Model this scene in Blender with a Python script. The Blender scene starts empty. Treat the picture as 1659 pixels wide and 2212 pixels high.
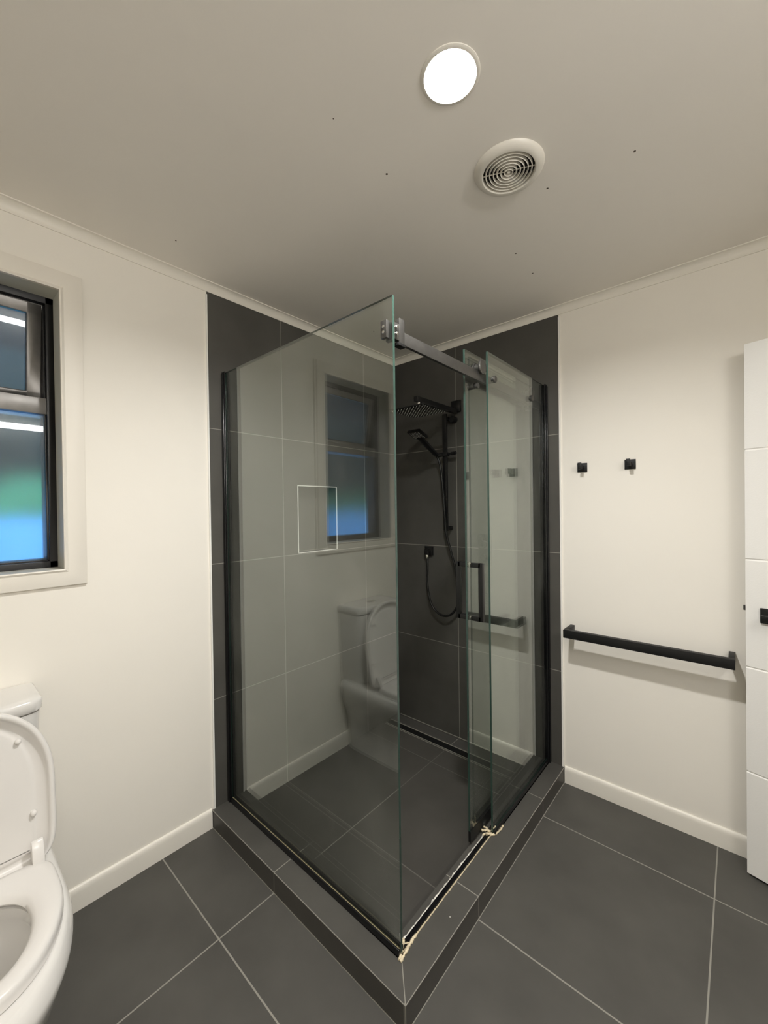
import bpy, bmesh, math, random
from mathutils import Vector, Matrix

random.seed(7)
scene = bpy.context.scene
COL = scene.collection

# ------------------------------------------------------------------ camera
cam_data = bpy.data.cameras.new('camera')
cam = bpy.data.objects.new('camera', cam_data)
COL.objects.link(cam)
Rv = Vector((0.75182958, 0.65922384, -0.01327432))
Uv = Vector((0.00470229, 0.01477102, 0.99987985))
Fv = Vector((-0.65934071, 0.75180166, -0.00800543))
M = Matrix.Identity(4)
for i in range(3):
    M[i][0] = Rv[i]; M[i][1] = Uv[i]; M[i][2] = -Fv[i]
M[0][3], M[1][3], M[2][3] = 1.75112851, -2.12050195, 1.39101081
cam.matrix_world = M
cam_data.sensor_fit = 'VERTICAL'
cam_data.sensor_height = 36.0
cam_data.lens = 875.0824 / 2212 * 36.0
cam_data.clip_start = 0.02
scene.camera = cam

# ------------------------------------------------------------------ view, world, light levels
scene.view_settings.view_transform = 'Standard'
scene.view_settings.look = 'None'
scene.view_settings.gamma = 1.0
scene.view_settings.use_curve_mapping = False
scene.view_settings.exposure = 0.27
cy = scene.cycles
cy.max_bounces = 14
cy.diffuse_bounces = 7
cy.glossy_bounces = 8
cy.transmission_bounces = 10
cy.transparent_max_bounces = 32
cy.caustics_reflective = False
cy.caustics_refractive = False
cy.sample_clamp_indirect = 5.0

LAMP_STRENGTH = 950.0          # the recessed downlight's diffuser
LAMP_COLOR = (1.0, 0.985, 0.955)
STRIP_STRENGTH = 52.0          # the vanity light bar on the entry wall
STRIP_COLOR = (1.0, 0.985, 0.965)
SKY_COLOR = (0.20, 0.62, 1.35) # dusk sky outside, cool against the warm lamps
SKY_STRENGTH = 3.4

world = bpy.data.worlds.new('dusk_sky')
scene.world = world
world.use_nodes = True
bg = world.node_tree.nodes['Background']
bg.inputs[0].default_value = (*SKY_COLOR, 1)
bg.inputs[1].default_value = SKY_STRENGTH

# ------------------------------------------------------------------ materials
def mat(name, color, rough=0.5, metal=0.0, coat=0.0, spec=0.5, noise=0.0, nscale=8.0, bump=0.0, bscale=200.0):
    m = bpy.data.materials.new(name); m.use_nodes = True
    nt = m.node_tree; b = nt.nodes['Principled BSDF']
    b.inputs['Base Color'].default_value = (*color, 1)
    b.inputs['Roughness'].default_value = rough
    b.inputs['Metallic'].default_value = metal
    b.inputs['Coat Weight'].default_value = coat
    b.inputs['Coat Roughness'].default_value = 0.05
    b.inputs['Specular IOR Level'].default_value = spec
    if noise > 0 or bump > 0:
        g = nt.nodes.new('ShaderNodeNewGeometry')
    if noise > 0:
        n = nt.nodes.new('ShaderNodeTexNoise'); n.inputs['Scale'].default_value = nscale; n.inputs['Detail'].default_value = 6
        nt.links.new(g.outputs['Position'], n.inputs['Vector'])
        mr = nt.nodes.new('ShaderNodeMapRange'); mr.inputs['From Min'].default_value = 0.3; mr.inputs['From Max'].default_value = 0.7
        mr.inputs['To Min'].default_value = 1 - noise; mr.inputs['To Max'].default_value = 1 + noise
        nt.links.new(n.outputs['Fac'], mr.inputs['Value'])
        mx = nt.nodes.new('ShaderNodeVectorMath'); mx.operation = 'SCALE'
        mx.inputs[0].default_value = color
        nt.links.new(mr.outputs['Result'], mx.inputs['Scale'])
        nt.links.new(mx.outputs['Vector'], b.inputs['Base Color'])
    if bump > 0:
        n2 = nt.nodes.new('ShaderNodeTexNoise'); n2.inputs['Scale'].default_value = bscale; n2.inputs['Detail'].default_value = 3
        nt.links.new(g.outputs['Position'], n2.inputs['Vector'])
        bp = nt.nodes.new('ShaderNodeBump'); bp.inputs['Strength'].default_value = bump; bp.inputs['Distance'].default_value = 0.002
        nt.links.new(n2.outputs['Fac'], bp.inputs['Height'])
        nt.links.new(bp.outputs['Normal'], b.inputs['Normal'])
    return m

def math_node(nt, op, a, b=None):
    n = nt.nodes.new('ShaderNodeMath'); n.operation = op
    for i, v in enumerate((a, b)):
        if v is None: continue
        if hasattr(v, 'node'): nt.links.new(v, n.inputs[i])
        else: n.inputs[i].default_value = v
    return n.outputs[0]

def tile_mat(name, axes, base, grout, width=0.0035, rough=0.45, seams=()):
    """axes: (axis, offset, pitch) repeats a grout line; seams: (axis, value) draws a single one."""
    m = bpy.data.materials.new(name); m.use_nodes = True
    nt = m.node_tree; b = nt.nodes['Principled BSDF']
    g = nt.nodes.new('ShaderNodeNewGeometry'); s = nt.nodes.new('ShaderNodeSeparateXYZ')
    nt.links.new(g.outputs['Position'], s.inputs[0])
    mask = None
    for ax, off, pitch in axes:
        f = math_node(nt, 'FRACT', math_node(nt, 'DIVIDE', math_node(nt, 'SUBTRACT', s.outputs[ax], off - 50 * pitch), pitch))
        d = math_node(nt, 'ABSOLUTE', math_node(nt, 'SUBTRACT', f, 0.5))
        k = math_node(nt, 'GREATER_THAN', d, 0.5 - width / 2 / pitch)
        mask = k if mask is None else math_node(nt, 'MAXIMUM', mask, k)
    for ax, v in seams:
        d = math_node(nt, 'ABSOLUTE', math_node(nt, 'SUBTRACT', s.outputs[ax], v))
        k = math_node(nt, 'LESS_THAN', d, width / 2)
        mask = k if mask is None else math_node(nt, 'MAXIMUM', mask, k)
    n = nt.nodes.new('ShaderNodeTexNoise'); n.inputs['Scale'].default_value = 5; n.inputs['Detail'].default_value = 8
    nt.links.new(g.outputs['Position'], n.inputs['Vector'])
    cr = nt.nodes.new('ShaderNodeMapRange'); cr.inputs['From Min'].default_value = .3; cr.inputs['From Max'].default_value = .7
    cr.inputs['To Min'].default_value = .88; cr.inputs['To Max'].default_value = 1.12
    nt.links.new(n.outputs['Fac'], cr.inputs['Value'])
    sc = nt.nodes.new('ShaderNodeVectorMath'); sc.operation = 'SCALE'; sc.inputs[0].default_value = base
    nt.links.new(cr.outputs['Result'], sc.inputs['Scale'])
    mx = nt.nodes.new('ShaderNodeMix'); mx.data_type = 'RGBA'
    nt.links.new(mask, mx.inputs['Factor'])
    nt.links.new(sc.outputs['Vector'], mx.inputs[6])
    mx.inputs[7].default_value = (*grout, 1)
    nt.links.new(mx.outputs[2], b.inputs['Base Color'])
    b.inputs['Roughness'].default_value = rough
    b.inputs['Specular IOR Level'].default_value = 0.35
    n2 = nt.nodes.new('ShaderNodeTexNoise'); n2.inputs['Scale'].default_value = 260; n2.inputs['Detail'].default_value = 3
    nt.links.new(g.outputs['Position'], n2.inputs['Vector'])
    bp = nt.nodes.new('ShaderNodeBump'); bp.inputs['Strength'].default_value = 0.02; bp.inputs['Distance'].default_value = 0.001
    nt.links.new(n2.outputs['Fac'], bp.inputs['Height']); nt.links.new(bp.outputs['Normal'], b.inputs['Normal'])
    return m

def glass_mat(name, tint=(0.955, 0.975, 0.96), haze=0.012):
    """clear toughened glass: Fresnel reflection over straight transmission, with faint dried soap marks"""
    m = bpy.data.materials.new(name); m.use_nodes = True
    nt = m.node_tree; nt.nodes.clear()
    out = nt.nodes.new('ShaderNodeOutputMaterial')
    g = nt.nodes.new('ShaderNodeNewGeometry')
    ior = math_node(nt, 'ADD', math_node(nt, 'MULTIPLY', g.outputs['Backfacing'], 1 / 1.88 - 1.88), 1.88)
    fr = nt.nodes.new('ShaderNodeFresnel'); nt.links.new(ior, fr.inputs['IOR'])
    tr = nt.nodes.new('ShaderNodeBsdfTransparent'); tr.inputs[0].default_value = (*tint, 1)
    gl = nt.nodes.new('ShaderNodeBsdfGlossy'); gl.inputs['Color'].default_value = (0.97, 1, 0.97, 1); gl.inputs['Roughness'].default_value = 0.0
    mx = nt.nodes.new('ShaderNodeMixShader')
    nt.links.new(fr.outputs[0], mx.inputs[0]); nt.links.new(tr.outputs[0], mx.inputs[1]); nt.links.new(gl.outputs[0], mx.inputs[2])
    # soap marks
    n = nt.nodes.new('ShaderNodeTexNoise'); n.inputs['Scale'].default_value = 5; n.inputs['Detail'].default_value = 4; n.inputs['Roughness'].default_value = .6
    mp = nt.nodes.new('ShaderNodeMapping'); mp.inputs['Scale'].default_value = (1.6, 1.6, 0.7)
    nt.links.new(g.outputs['Position'], mp.inputs['Vector']); nt.links.new(mp.outputs[0], n.inputs['Vector'])
    r = nt.nodes.new('ShaderNodeMapRange'); r.inputs['From Min'].default_value = .50; r.inputs['From Max'].default_value = .78
    r.inputs['To Min'].default_value = 0; r.inputs['To Max'].default_value = haze * 3
    nt.links.new(n.outputs['Fac'], r.inputs['Value'])
    df = nt.nodes.new('ShaderNodeBsdfDiffuse'); df.inputs[0].default_value = (.8, .8, .78, 1)
    m2 = nt.nodes.new('ShaderNodeMixShader')
    nt.links.new(r.outputs['Result'], m2.inputs[0]); nt.links.new(mx.outputs[0], m2.inputs[1]); nt.links.new(df.outputs[0], m2.inputs[2])
    nt.links.new(m2.outputs[0], out.inputs[0])
    return m

def frosted_mat(name):
    """obscure window glass: smooth inner face over a light-scattering body"""
    m = bpy.data.materials.new(name); m.use_nodes = True
    nt = m.node_tree; nt.nodes.clear()
    out = nt.nodes.new('ShaderNodeOutputMaterial')
    g = nt.nodes.new('ShaderNodeNewGeometry')
    rf = nt.nodes.new('ShaderNodeBsdfRefraction'); rf.inputs['Color'].default_value = (.92, .96, .95, 1)
    rf.inputs['Roughness'].default_value = 0.27; rf.inputs['IOR'].default_value = 1.30
    tl = nt.nodes.new('ShaderNodeBsdfTranslucent'); tl.inputs[0].default_value = (.6, .62, .6, 1)
    df = nt.nodes.new('ShaderNodeBsdfDiffuse'); df.inputs[0].default_value = (.28, .29, .27, 1)
    a0 = nt.nodes.new('ShaderNodeMixShader'); a0.inputs[0].default_value = .02
    nt.links.new(rf.outputs[0], a0.inputs[1]); nt.links.new(tl.outputs[0], a0.inputs[2])
    a1 = nt.nodes.new('ShaderNodeMixShader'); a1.inputs[0].default_value = .18
    nt.links.new(a0.outputs[0], a1.inputs[1]); nt.links.new(df.outputs[0], a1.inputs[2])
    ior = math_node(nt, 'ADD', math_node(nt, 'MULTIPLY', g.outputs['Backfacing'], 1 / 1.52 - 1.52), 1.52)
    fr = nt.nodes.new('ShaderNodeFresnel'); nt.links.new(ior, fr.inputs['IOR'])
    gl = nt.nodes.new('ShaderNodeBsdfGlossy'); gl.inputs['Roughness'].default_value = 0.015
    a2 = nt.nodes.new('ShaderNodeMixShader')
    nt.links.new(fr.outputs[0], a2.inputs[0]); nt.links.new(a1.outputs[0], a2.inputs[1]); nt.links.new(gl.outputs[0], a2.inputs[2])
    nt.links.new(a2.outputs[0], out.inputs[0])
    return m

def emit_mat(name, color, strength):
    m = bpy.data.materials.new(name); m.use_nodes = True
    nt = m.node_tree; nt.nodes.clear()
    out = nt.nodes.new('ShaderNodeOutputMaterial'); e = nt.nodes.new('ShaderNodeEmission')
    e.inputs[0].default_value = (*color, 1); e.inputs[1].default_value = strength
    nt.links.new(e.outputs[0], out.inputs[0])
    return m

TILE = (0.073, 0.070, 0.063)
GROUT = (0.26, 0.25, 0.22)
PLASTER = mat('cream_wall_paint', (0.88, 0.845, 0.775), 0.6, spec=0.25, bump=0.06, bscale=140, noise=0.012, nscale=2)
CEILP = mat('ceiling_paint', (0.90, 0.865, 0.81), 0.7, spec=0.2, bump=0.05, bscale=160)
TRIMP = mat('cream_gloss_trim_paint', (0.86, 0.825, 0.75), 0.35, spec=0.4)
CASEP = mat('cream_casing_paint', (0.84, 0.80, 0.725), 0.42, spec=0.35)
DOORP = mat('white_door_paint', (0.86, 0.85, 0.82), 0.35, spec=0.4, bump=0.12, bscale=220)
FLOORT = tile_mat('charcoal_floor_tile', [(0, 0.4735, 0.6027), (1, -0.2996, 0.6027)], TILE, GROUT, 0.0045, 0.5)
WALLT_L = tile_mat('charcoal_wall_tile_left', [(1, -0.3016, 0.601), (2, -0.0441, 0.6)], TILE, GROUT, 0.0035, 0.42)
WALLT_R = tile_mat('charcoal_wall_tile_right', [(0, 0.4755, 0.6), (2, -0.0441, 0.6)], TILE, GROUT, 0.0035, 0.42)
KERBT_A = tile_mat('kerb_tile_long', [(0, 0.4745, 0.6027)], TILE, GROUT, 0.0035, 0.45)
KERBT_B = tile_mat('kerb_tile_return', [(1, -0.2996, 0.6)], TILE, GROUT, 0.0035, 0.45)
def add_specks(m, color, scale, radius, keep):
    """sparse little spots (fly specks, dried splashes) over a material's base colour"""
    nt = m.node_tree; b = nt.nodes['Principled BSDF']
    g = nt.nodes.new('ShaderNodeNewGeometry')
    v = nt.nodes.new('ShaderNodeTexVoronoi'); v.inputs['Scale'].default_value = scale
    nt.links.new(g.outputs['Position'], v.inputs['Vector'])
    sp = nt.nodes.new('ShaderNodeSeparateColor'); nt.links.new(v.outputs['Color'], sp.inputs[0])
    k = math_node(nt, 'MULTIPLY', math_node(nt, 'LESS_THAN', v.outputs['Distance'], radius * scale), math_node(nt, 'GREATER_THAN', sp.outputs[0], 1 - keep))
    mx = nt.nodes.new('ShaderNodeMix'); mx.data_type = 'RGBA'
    nt.links.new(k, mx.inputs['Factor'])
    src = b.inputs['Base Color'].links[0].from_socket if b.inputs['Base Color'].links else None
    if src: nt.links.new(src, mx.inputs[6])
    else: mx.inputs[6].default_value = tuple(b.inputs['Base Color'].default_value)
    mx.inputs[7].default_value = (*color, 1)
    nt.links.new(mx.outputs[2], b.inputs['Base Color'])
add_specks(CEILP, (.10, .08, .06), 9, .0035, .35)
add_specks(KERBT_A, (.40, .39, .36), 16, .0030, .35)
add_specks(KERBT_B, (.40, .39, .36), 16, .0035, .30)
GROUTM = mat('grey_grout', GROUT, 0.8)
EDGET = mat('white_tile_trim', (0.88, 0.87, 0.83), 0.35)
NICHET = mat('niche_tile', TILE, 0.42)
GLASS = glass_mat('shower_glass')
GEDGE = mat('green_glass_edge', (0.028, 0.055, 0.044), 0.15, coat=0.25)
BLACK = mat('black_powder_coat', (0.007, 0.007, 0.007), 0.5, spec=0.3)
BLACKG = mat('black_anodised', (0.006, 0.006, 0.007), 0.22, spec=0.5)
BLACKN = mat('black_matt_tapware', (0.007, 0.007, 0.007), 0.33, spec=0.4)
GUNM = mat('gunmetal_rail', (0.115, 0.112, 0.106), 0.42, metal=0.85, noise=.12, nscale=40)
CHROME = mat('chrome', (0.75, 0.74, 0.71), 0.12, metal=1.0)
GREYN = mat('grey_rubber_nozzle', (0.72, 0.72, 0.70), 0.5)
CERAM = mat('white_glazed_ceramic', (0.72, 0.705, 0.68), 0.10, coat=0.4)
SEATP = mat('white_seat_plastic', (0.73, 0.71, 0.685), 0.22, coat=0.2)
WATER = mat('bowl_water', (0.62, 0.60, 0.54), 0.03)
VENTP = mat('white_vent_plastic', (0.80, 0.77, 0.70), 0.35)
DARKV = mat('duct_shade', (0.012, 0.011, 0.010), 0.9)
ALU = mat('grey_aluminium_sash', (0.23, 0.22, 0.21), 0.38, metal=0.5, noise=.08, nscale=30)
ALUB = mat('black_aluminium_frame', (0.010, 0.010, 0.011), 0.4)
FROST = frosted_mat('frosted_window_glass')
SILW = mat('white_silicone', (0.70, 0.68, 0.62), 0.5, noise=.35, nscale=70)
SILY = mat('yellowed_silicone', (0.66, 0.57, 0.40), 0.5, noise=.25, nscale=80)
SILC = mat('clear_yellow_sealant', (0.30, 0.27, 0.16), 0.3)
CLEARP = glass_mat('clear_plastic', (.85, .86, .84), 0.05)
LENS = emit_mat('lamp_diffuser', LAMP_COLOR, LAMP_STRENGTH)
BARL = emit_mat('light_bar_diffuser', STRIP_COLOR, STRIP_STRENGTH)
SPECK = mat('fly_speck', (0.05, 0.04, 0.03), 0.8)
MARKS = mat('dried_splash', (0.42, 0.41, 0.38), 0.7)
LEAF = mat('hedge_leaves', (0.14, 0.26, 0.06), 0.7, noise=.4, nscale=3)
LEAFD = mat('dark_conifer', (0.012, 0.022, 0.010), 0.8, noise=.4, nscale=3)
FENCE = mat('pale_blue_fence_paint', (0.55, 0.68, 0.80), 0.6, noise=.05, nscale=3)
PAVE = mat('pale_concrete', (0.62, 0.64, 0.66), 0.8, noise=.06, nscale=2)
SOFFIT = mat('dark_soffit', (0.016, 0.010, 0.006), 0.8)

# ------------------------------------------------------------------ mesh helpers
class MB:
    def __init__(self):
        self.v = []; self.f = []; self.mi = []
    def add(self, verts, faces, mi=0):
        o = len(self.v); self.v += [Vector(p) for p in verts]
        for f in faces:
            self.f.append([i + o for i in f]); self.mi.append(mi)
        return self
    def box(self, x0, x1, y0, y1, z0, z1, mi=0):
        v = [(x, y, z) for z in (z0, z1) for y in (y0, y1) for x in (x0, x1)]
        return self.add(v, [(0, 2, 3, 1), (4, 5, 7, 6), (0, 1, 5, 4), (2, 6, 7, 3), (0, 4, 6, 2), (1, 3, 7, 5)], mi)
    def loft(self, loops, cap0=True, cap1=True, mi=0, close=True):
        n = len(loops[0]); vs = [p for l in loops for p in l]; fs = []
        for a in range(len(loops) - 1):
            for i in range(n if close else n - 1):
                j = (i + 1) % n
                fs.append((a * n + i, a * n + j, (a + 1) * n + j, (a + 1) * n + i))
        if cap0: fs.append(tuple(reversed(range(n))))
        if cap1: fs.append(tuple((len(loops) - 1) * n + i for i in range(n)))
        return self.add(vs, fs, mi)
    def cyl(self, p0, p1, r0, r1=None, n=24, mi=0, cap=True):
        r1 = r0 if r1 is None else r1
        p0, p1 = Vector(p0), Vector(p1); d = (p1 - p0).normalized()
        a = d.orthogonal().normalized(); b = d.cross(a)
        L = [[p + (a * math.cos(t) + b * math.sin(t)) * r for t in [2 * math.pi * i / n for i in range(n)]] for p, r in ((p0, r0), (p1, r1))]
        return self.loft(L, cap, cap, mi)
    def lathe(self, origin, axis, prof, n=40, mi=0, closed=False):
        """prof: (radius, distance along axis)"""
        o = Vector(origin); d = Vector(axis).normalized(); a = d.orthogonal().normalized(); b = d.cross(a)
        L = [[o + d * h + (a * math.cos(t) + b * math.sin(t)) * max(r, 1e-5) for t in [2 * math.pi * i / n for i in range(n)]] for r, h in prof]
        if closed: L.append(L[0])
        return self.loft(L, False, False, mi)
    def tube(self, pts, r, n=10, mi=0):
        pts = [Vector(p) for p in pts]; L = []; a = None
        for i, p in enumerate(pts):
            d = (pts[min(i + 1, len(pts) - 1)] - pts[max(i - 1, 0)]).normalized()
            a = (d.orthogonal() if a is None else a - d * a.dot(d)).normalized(); b = d.cross(a)
            rr = r[i] if isinstance(r, (list, tuple)) else r
            L.append([p + (a * math.cos(t) + b * math.sin(t)) * rr for t in [2 * math.pi * k / n for k in range(n)]])
        return self.loft(L, True, True, mi)
    def extrude_profile(self, prof, axis, a, b, mi=0):
        """prof: closed 2D loop in the two other axes (in xyz order)"""
        def P(q, t):
            r = list(q); r.insert(axis, t); return r
        return self.loft([[P(q, a) for q in prof], [P(q, b) for q in prof]], True, True, mi)
    def build(self, name, mats, parent=None, bevel=0.0, seg=2, smooth=False, origin=None, angle=30, subsurf=0):
        me = bpy.data.meshes.new(name)
        off = Vector(origin) if origin is not None else Vector((0, 0, 0))
        if origin is None and parent is not None and 'origin' in parent:
            off = Vector(parent['origin'])
        me.from_pydata([tuple(p - off) for p in self.v], [], self.f)
        for m in (mats if isinstance(mats, (list, tuple)) else [mats]): me.materials.append(m)
        for p, k in zip(me.polygons, self.mi): p.material_index = k
        bm = bmesh.new(); bm.from_mesh(me)
        bmesh.ops.remove_doubles(bm, verts=bm.verts, dist=1e-6)
        bmesh.ops.recalc_face_normals(bm, faces=bm.faces)
        if bevel > 0:
            ed = [e for e in bm.edges if len(e.link_faces) == 2 and e.calc_face_angle(0) > math.radians(40)]
            bmesh.ops.bevel(bm, geom=ed, offset=bevel, segments=seg, affect='EDGES', profile=0.5, clamp_overlap=True)
        bm.to_mesh(me); bm.free()
        if smooth or bevel > 0:
            for p in me.polygons: p.use_smooth = True
            me.set_sharp_from_angle(angle=math.radians(angle))
        o = bpy.data.objects.new(name, me); COL.objects.link(o)
        o.location = off
        if parent is None: o['origin'] = tuple(off)
        if parent is not None:
            o.parent = parent
            if 'origin' in parent:
                o.location = off - Vector(parent['origin'])
                o['origin'] = tuple(off)
        if subsurf:
            s = o.modifiers.new('subsurf', 'SUBSURF'); s.levels = subsurf; s.render_levels = subsurf
        return o

def tag(o, label=None, cat=None, group=None, kind=None):
    if label: o['label'] = label
    if cat: o['category'] = cat
    if group: o['group'] = group
    if kind: o['kind'] = kind
    return o

_origins = []
def thing(name, label, cat, loc, group=None, kind=None, rz=0.0):
    o = bpy.data.objects.new(name, None); COL.objects.link(o)
    o.location = loc; o.rotation_euler = (0, 0, rz); o.empty_display_size = 0.05
    if rz == 0: o['origin'] = tuple(loc)
    _origins.append(o)
    return tag(o, label, cat, group, kind)

def dup(o, loc):
    c = o.copy(); COL.objects.link(c); c.location = loc
    for ch in o.children:
        k = ch.copy(); COL.objects.link(k); k.parent = c
        for g in ch.children:
            q = g.copy(); COL.objects.link(q); q.parent = k
    return c

# ================================================================== the room
CZ = 2.391        # ceiling
XE, YB = 2.62, -3.05
KH = 0.076        # kerb height
WX0, WX1, WZ0, WZ1 = -2.350, -1.802, 1.199, 2.152    # window opening (y range, z range)
TA, TB = -1.284, 1.072                                # tiled area edges

o = MB().box(-0.02, XE, YB, 0.02, -0.08, 0.0).build('floor', FLOORT)
tag(o, 'charcoal square floor tiles with pale grout', 'floor', kind='structure')
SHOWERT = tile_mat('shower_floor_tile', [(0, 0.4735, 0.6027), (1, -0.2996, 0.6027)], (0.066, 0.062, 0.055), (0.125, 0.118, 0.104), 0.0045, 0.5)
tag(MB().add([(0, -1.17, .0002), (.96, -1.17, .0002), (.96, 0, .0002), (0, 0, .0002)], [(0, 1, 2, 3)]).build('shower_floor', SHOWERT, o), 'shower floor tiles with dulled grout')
LC = (1.2518, -1.2988)          # downlight centre
LR = 0.0596                     # its cut-out radius
cm_ = MB(); nh = 64
hole = [(LC[0] + LR * math.cos(2 * math.pi * i / nh), LC[1] + LR * math.sin(2 * math.pi * i / nh), CZ) for i in range(nh)]
X0c, X1c, Y0c, Y1c = -0.2, XE, YB, 0.2
rect = []
for x, y, _ in hole:      # where the ray from the centre meets the rectangle
    dx, dy = x - LC[0], y - LC[1]
    t = min((X1c - LC[0]) / dx if dx > 1e-9 else 1e9, (X0c - LC[0]) / dx if dx < -1e-9 else 1e9, (Y1c - LC[1]) / dy if dy > 1e-9 else 1e9, (Y0c - LC[1]) / dy if dy < -1e-9 else 1e9)
    rect.append((LC[0] + dx * t, LC[1] + dy * t, CZ))
cm_.loft([hole, rect], False, False)
for k in range(nh):             # fill the four corners the radial strips cut off
    a, b = rect[k], rect[(k + 1) % nh]
    if abs(a[0] - b[0]) > 1e-6 and abs(a[1] - b[1]) > 1e-6:
        c = (a[0] if abs(a[0] - X0c) < 1e-6 or abs(a[0] - X1c) < 1e-6 else b[0], a[1] if abs(a[1] - Y0c) < 1e-6 or abs(a[1] - Y1c) < 1e-6 else b[1], CZ)
        cm_.add([a, c, b], [(0, 1, 2)])
cm_.add([(X0c, Y0c, CZ + .1), (X1c, Y0c, CZ + .1), (X1c, Y1c, CZ + .1), (X0c, Y1c, CZ + .1)], [(0, 1, 2, 3)])
o = cm_.build('ceiling', CEILP)
tag(o, 'flat painted ceiling holding the downlight and vent', 'ceiling', kind='structure')

# left wall: plaster with the window hole
wl = MB()
T = 0.16
for (y0, y1, z0, z1) in ((YB, WX0 - .003, 0, CZ), (WX0 - .003, WX1 + .003, 0, WZ0 - .003), (WX0 - .003, WX1 + .003, WZ1 + .003, CZ), (WX1 + .003, TA, 0, CZ), (TA, 0.15, 0, 1.157), (TA, 0.15, 1.525, CZ), (TA, -0.817, 1.157, 1.525), (-0.533, 0.15, 1.157, 1.525)):
    wl.box(-T, -0.003, y0, y1, z0, z1)
wall_left = wl.build('wall_left', PLASTER)
tag(wall_left, 'cream painted wall with the window and toilet', 'wall', kind='structure')
NY0, NY1, NZ0, NZ1 = -0.814, -0.536, 1.160, 1.522   # niche
tl = MB()
for (y0, y1, z0, z1) in ((TA, NY0, 0, CZ), (NY1, 0, 0, CZ), (NY0, NY1, 0, NZ0), (NY0, NY1, NZ1, CZ)):
    tl.add([(0, y0, z0), (0, y1, z0), (0, y1, z1), (0, y0, z1)], [(0, 1, 2, 3)])
tl.add([(-.003, TA, 0), (0, TA, 0), (0, TA, CZ), (-.003, TA, CZ)], [(0, 1, 2, 3)])
tag(tl.build('tile_cladding', WALLT_L, wall_left), 'charcoal tiles in the shower corner')
nb = MB(); D = -0.092
nb.add([(D, NY0, NZ0), (D, NY1, NZ0), (D, NY1, NZ1), (D, NY0, NZ1)], [(0, 1, 2, 3)])
for a, b in (((NY0, NZ0), (NY1, NZ0)), ((NY1, NZ0), (NY1, NZ1)), ((NY1, NZ1), (NY0, NZ1)), ((NY0, NZ1), (NY0, NZ0))):
    nb.add([(0, *a), (0, *b), (D, *b), (D, *a)], [(0, 1, 2, 3)])
tag(nb.build('niche', NICHET, wall_left), 'recessed tiled shower niche')
nt_ = MB(); w = .0045
for (y0, y1, z0, z1) in ((NY0, NY1, NZ0, NZ0 + w), (NY0, NY1, NZ1 - w, NZ1), (NY0, NY0 + w, NZ0, NZ1), (NY1 - w, NY1, NZ0, NZ1)):
    nt_.box(-.004, .0015, y0, y1, z0, z1)
tag(nt_.build('niche_trim', EDGET, wall_left), 'pale metal edging around the niche')
ng = MB(); w = .003
ng.box(D, D + .001, NY0, NY1, NZ0, NZ0 + w); ng.box(D, D + .001, NY1 - w, NY1, NZ0, NZ1)
ng.box(D, 0, NY1 - w, NY1, NZ0, NZ0 + w)
ng.build('niche_grout', GROUTM, wall_left)
tag(MB().box(-.004, .003, TA - .006, TA + .001, .0, CZ - .05).build('tile_trim', EDGET, wall_left), 'white strip ending the tiles')

wr = MB().box(-T, XE + .02, 0.003, 0.15, 0, CZ)
wall_right = wr.build('wall_right', PLASTER)
tag(wall_right, 'cream painted wall with hooks and towel rail', 'wall', kind='structure')
tr = MB().add([(0, 0, 0), (TB, 0, 0), (TB, 0, CZ), (0, 0, CZ)], [(0, 1, 2, 3)])
tr.add([(TB, 0, 0), (TB, .003, 0), (TB, .003, CZ), (TB, 0, CZ)], [(0, 1, 2, 3)])
tag(tr.build('tile_cladding', WALLT_R, wall_right), 'charcoal tiles behind the shower set')
tag(MB().box(TB - .001, TB + .006, -.003, .004, 0, CZ - .05).build('tile_trim', EDGET, wall_right), 'white strip ending the tiles')
tag(MB().box(-T, XE, YB - .1, YB, 0, CZ).build('wall_back', PLASTER), 'cream wall behind the camera', 'wall', kind='structure')
tag(MB().box(XE, XE + .1, YB - .1, 0.15, 0, CZ).build('wall_entry', PLASTER), 'cream wall carrying the light bar', 'wall', kind='structure')

# cove cornices
def cove(drop, proj, n=10):
    """2D profile, wall at 0, ceiling at 0 (distance from wall, height below ceiling)"""
    e = 0.004
    p = [(0, 0), (0, -drop), (e, -drop), (e, -drop + e)]
    for i in range(n + 1):
        t = i / n * math.pi / 2
        cx, cz_ = proj - e, -drop + e
        # concave quarter: centre lies out in the room
        p.append((proj - e - (proj - 2 * e) * math.cos(t), -drop + e + (drop - 2 * e) * math.sin(t)))
    p += [(proj - e, -e), (proj, -e), (proj, 0)]
    return p
CD, CP = 0.037, 0.030
cv = cove(CD, CP)
o = MB().extrude_profile([(q[0] - .003, CZ + q[1]) for q in cv], 1, YB, 0.0).build('trim_1', TRIMP, smooth=True, angle=35)
tag(o, 'cream cove cornice along the top of the window wall', 'cornice', kind='structure')
o = MB().extrude_profile([(-q[0] + .003, CZ + q[1]) for q in cv], 0, 0.0, XE).build('trim_2', TRIMP, smooth=True, angle=35)
tag(o, 'cream cove cornice along the top of the towel rail wall', 'cornice', kind='structure')
# skirtings with a rounded top edge
def skirt(h=0.082, t=0.011):
    p = [(0, 0), (t, 0), (t, h - .022)]
    for i in range(6):
        a = i / 5 * math.pi / 2
        p.append((t - (t - .002) * (1 - math.cos(a)), h - .022 + .022 * math.sin(a)))
    p.append((0, h)); return p
o = MB().extrude_profile([(q[0] - .003, q[1]) for q in skirt()], 1, YB, TA - .016).build('baseboard_left', TRIMP, smooth=True, angle=35)
tag(o, 'cream skirting under the window wall', 'skirting', kind='structure')
o = MB().extrude_profile([(-q[0] + .003, q[1]) for q in skirt()], 0, TB + .012, XE).build('baseboard_right', TRIMP, smooth=True, angle=35)
tag(o, 'cream skirting below the towel rail', 'skirting', kind='structure')

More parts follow.
